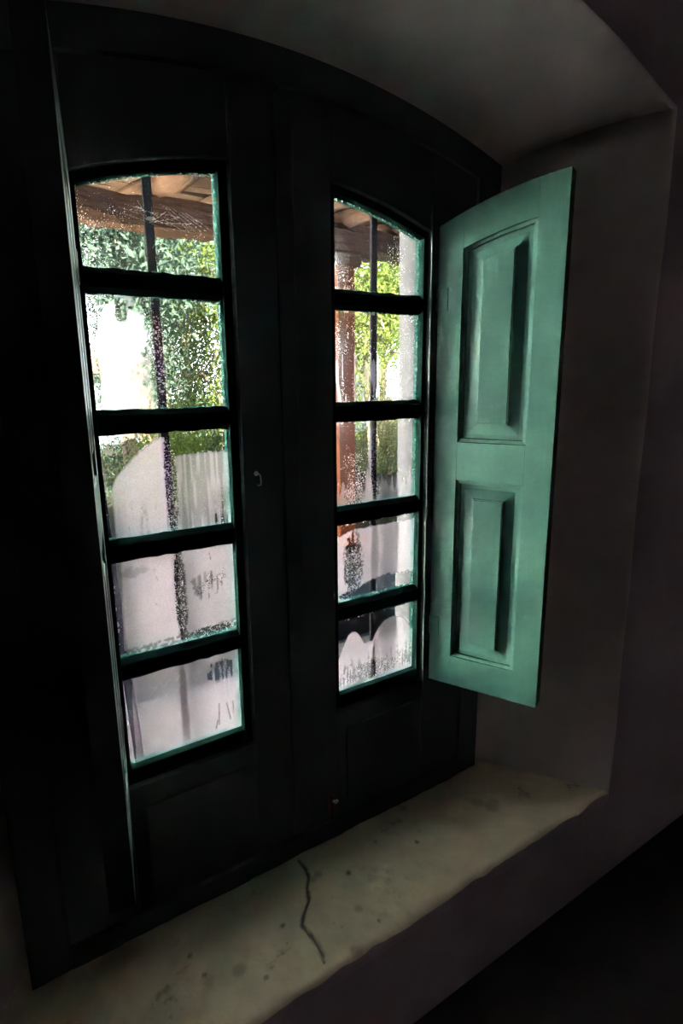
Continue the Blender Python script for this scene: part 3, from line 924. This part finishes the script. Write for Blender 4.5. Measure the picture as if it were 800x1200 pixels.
# small white outbuildings across the garden
def house(x0, x1, y0, y1, h, label, door_x=None):
    o = empty('outbuilding', ((x0 + x1) / 2, y0, ZF - 0.05))
    tag(o, label, 'building', 'white buildings across the garden')
    hw, d = (x1 - x0) / 2, y1 - y0
    bm = bmesh.new(); add_box(bm, -hw, hw, 0, d, 0, h)
    from_bm('wall', bm, 'far_wall', o)
    bm = bmesh.new()
    v = [bm.verts.new(c) for c in ((-hw - .2, -.3, h), (hw + .2, -.3, h), (hw + .2, d + .3, h), (-hw - .2, d + .3, h), (-hw - .2, d / 2, h + .5), (hw + .2, d / 2, h + .5))]
    for f in ((0, 1, 2, 3), (0, 4, 5, 1), (2, 5, 4, 3), (0, 3, 4), (1, 5, 2)): bm.faces.new([v[i] for i in f])
    from_bm('roof', bm, 'rooftile', o)
    if door_x is not None:
        bm = bmesh.new(); add_box(bm, door_x - .16, door_x + .16, -.06, 0.02, 0, min(1.5, h - .1))
        from_bm('door', bm, 'door_brown', o, bevel=0.01)
house(2.6, 5.2, 16.5, 18.6, 1.85, 'low white outbuilding with brown door seen through the left casement', 0.76)
house(9.4, 11.5, 15.5, 18, 3.5, 'taller white outbuilding seen beside the terracotta post through the right casement')

def tree(x, y, h, cw, label, lm, n, droop=0.35, trunk_r=0.12, low=0.25, leaf=0.065, kind='tree', crown=1.7):
    t = empty(kind, (x, y, ZF - 0.08))
    tag(t, label, 'tree' if kind == 'tree' else 'shrub', 'garden trees and shrubs')
    bm = bmesh.new()
    pts = [(0.05 * math.sin(q * 1.1 + x), 0.05 * math.cos(q * 1.7 + y), h * 0.8 * q / 6) for q in range(7)]
    tube(bm, pts, [trunk_r * (1.15 - 0.14 * q) for q in range(7)], 8, 0.15)
    ends = []
    for q in range(11):
        a = q * 2.4 + x
        z0 = h * (low + 0.5 * random.random())
        L = cw * (0.55 + 0.45 * random.random())
        p0 = Vector((0, 0, z0)); p2 = Vector((L * math.cos(a), L * math.sin(a), z0 + h * 0.25 * random.random()))
        p1 = (p0 + p2) / 2 + Vector((0, 0, 0.1 * h))
        tube(bm, [p0, p1, p2], [trunk_r * .4, trunk_r * .25, trunk_r * .1], 5)
        ends += [p1, p2]
    ends += [Vector((0, 0, h * (low + 0.1 + 0.2 * k))) for k in range(4)]
    if kind == 'tree':
        ends = [e for e in ends if e.z < h * .75]
    from_bm('trunk', bm, 'bark', t)
    # leaf sprays: clusters of small folded leaves round the branch ends, hanging; trees get a broad dense upper crown, added to shade the garden
    nc = n // 26
    C = np.array([[*e] for e in ends])
    pick = rng.integers(0, len(C), nc)
    cc = C[pick] + rng.normal(0, 1, (nc, 3)) * np.array([cw * .28, cw * .28, h * .11])
    sz = np.ones(nc)
    if kind == 'tree':
        na = 170
        r_ = crown * np.sqrt(rng.random(na)); an = rng.random(na) * 2 * math.pi
        cc2 = np.stack([r_ * np.cos(an), r_ * np.sin(an), h * 0.78 + (rng.random(na) - .45) * h * .28 - 0.12 * r_], 1)
        cc = np.vstack([cc, cc2]); sz = np.concatenate([sz, np.full(na, 1.9)])
        nc = len(cc)
    cid = np.repeat(np.arange(nc), 40)
    k = len(cid)
    P = cc[cid] + rng.normal(0, 1, (k, 3)) * np.array([.13, .13, .16]) * sz[cid][:, None] - np.array([0, 0, 1]) * (rng.random((k, 1)) ** 2) * droop * 1.6
    P[:, 2] = np.maximum(P[:, 2], 0.12)
    ln = leaf * (0.6 + 0.8 * rng.random((k, 1))) * sz[cid][:, None]
    d = rng.normal(0, 1, (k, 3)); d[:, 2] -= 0.9
    d /= np.linalg.norm(d, axis=1)[:, None]
    s = np.cross(d, rng.normal(0, 1, (k, 3))); s /= np.linalg.norm(s, axis=1)[:, None] + 1e-9
    nrm = np.cross(d, s)
    a0 = P; a1 = P + d * ln * .5 + s * ln * .22 + nrm * ln * .08; a2 = P + d * ln; a3 = P + d * ln * .5 - s * ln * .22 + nrm * ln * .08
    V = np.stack([a0, a1, a2, a3], 1).reshape(-1, 3)
    F = (np.arange(k) * 4)[:, None] + np.array([[0, 1, 2, 0, 2, 3]])
    me = bpy.data.meshes.new('foliage')
    me.from_pydata(V.tolist(), [], F.reshape(-1, 3).tolist())
    at = me.attributes.new('tone', 'FLOAT', 'POINT')
    tone = np.clip(np.repeat(rng.random(nc)[cid] * .7 + rng.random(k) * .3, 4), 0, 1)
    at.data.foreach_set('value', tone)
    o = link('foliage', me, lm, t)
    o['kind'] = 'stuff'
    return t
tree(2.35, 9.2, 5.2, 0.95, 'bluish green drooping tree at the left edge of the left casement view', 'leaf_c', 7000, 0.6, low=0.1, crown=1.1)
tree(4.75, 13.4, 6.6, 1.6, 'taller dark green tree standing behind the yellow green sunny tree', 'leaf_b', 15000, 0.6, low=0.08, leaf=0.08, crown=1.5)
tree(4.55, 10.6, 5.0, 1.05, 'yellow green sunny tree at the right of the left casement view', 'leaf_a', 7000, 0.5, low=0.1, crown=1.2)
tree(7.0, 21.8, 6.8, 1.8, 'pale hazy tree far behind the sunny tree', 'leaf_c', 6000, 0.5)
tree(7.3, 9.8, 4.6, 0.95, 'green tree seen right of the iron bar in the right casement', 'leaf_a', 5200, 0.4, low=0.15, crown=1.2)
tree(9.75, 12.6, 4.8, 1.2, 'darker green tree behind the tree right of the iron bar', 'leaf_b', 4800, 0.4, crown=1.3)
tree(2.15, 6.9, 1.2, 0.45, 'low sunny shrub below the trees in the left casement view', 'leaf_a', 3200, 0.2, 0.03, 0.25, 0.05, 'shrub')
tree(3.1, 7.5, 1.2, 0.45, 'low dark shrub beside the sunny shrub in the left casement view', 'leaf_b', 2800, 0.2, 0.03, 0.25, 0.05, 'shrub')
tree(6.3, 8.0, 1.1, 0.5, 'low bright shrub right of the iron bar in the right casement view', 'leaf_a', 2600, 0.2, 0.03, 0.25, 0.05, 'shrub')
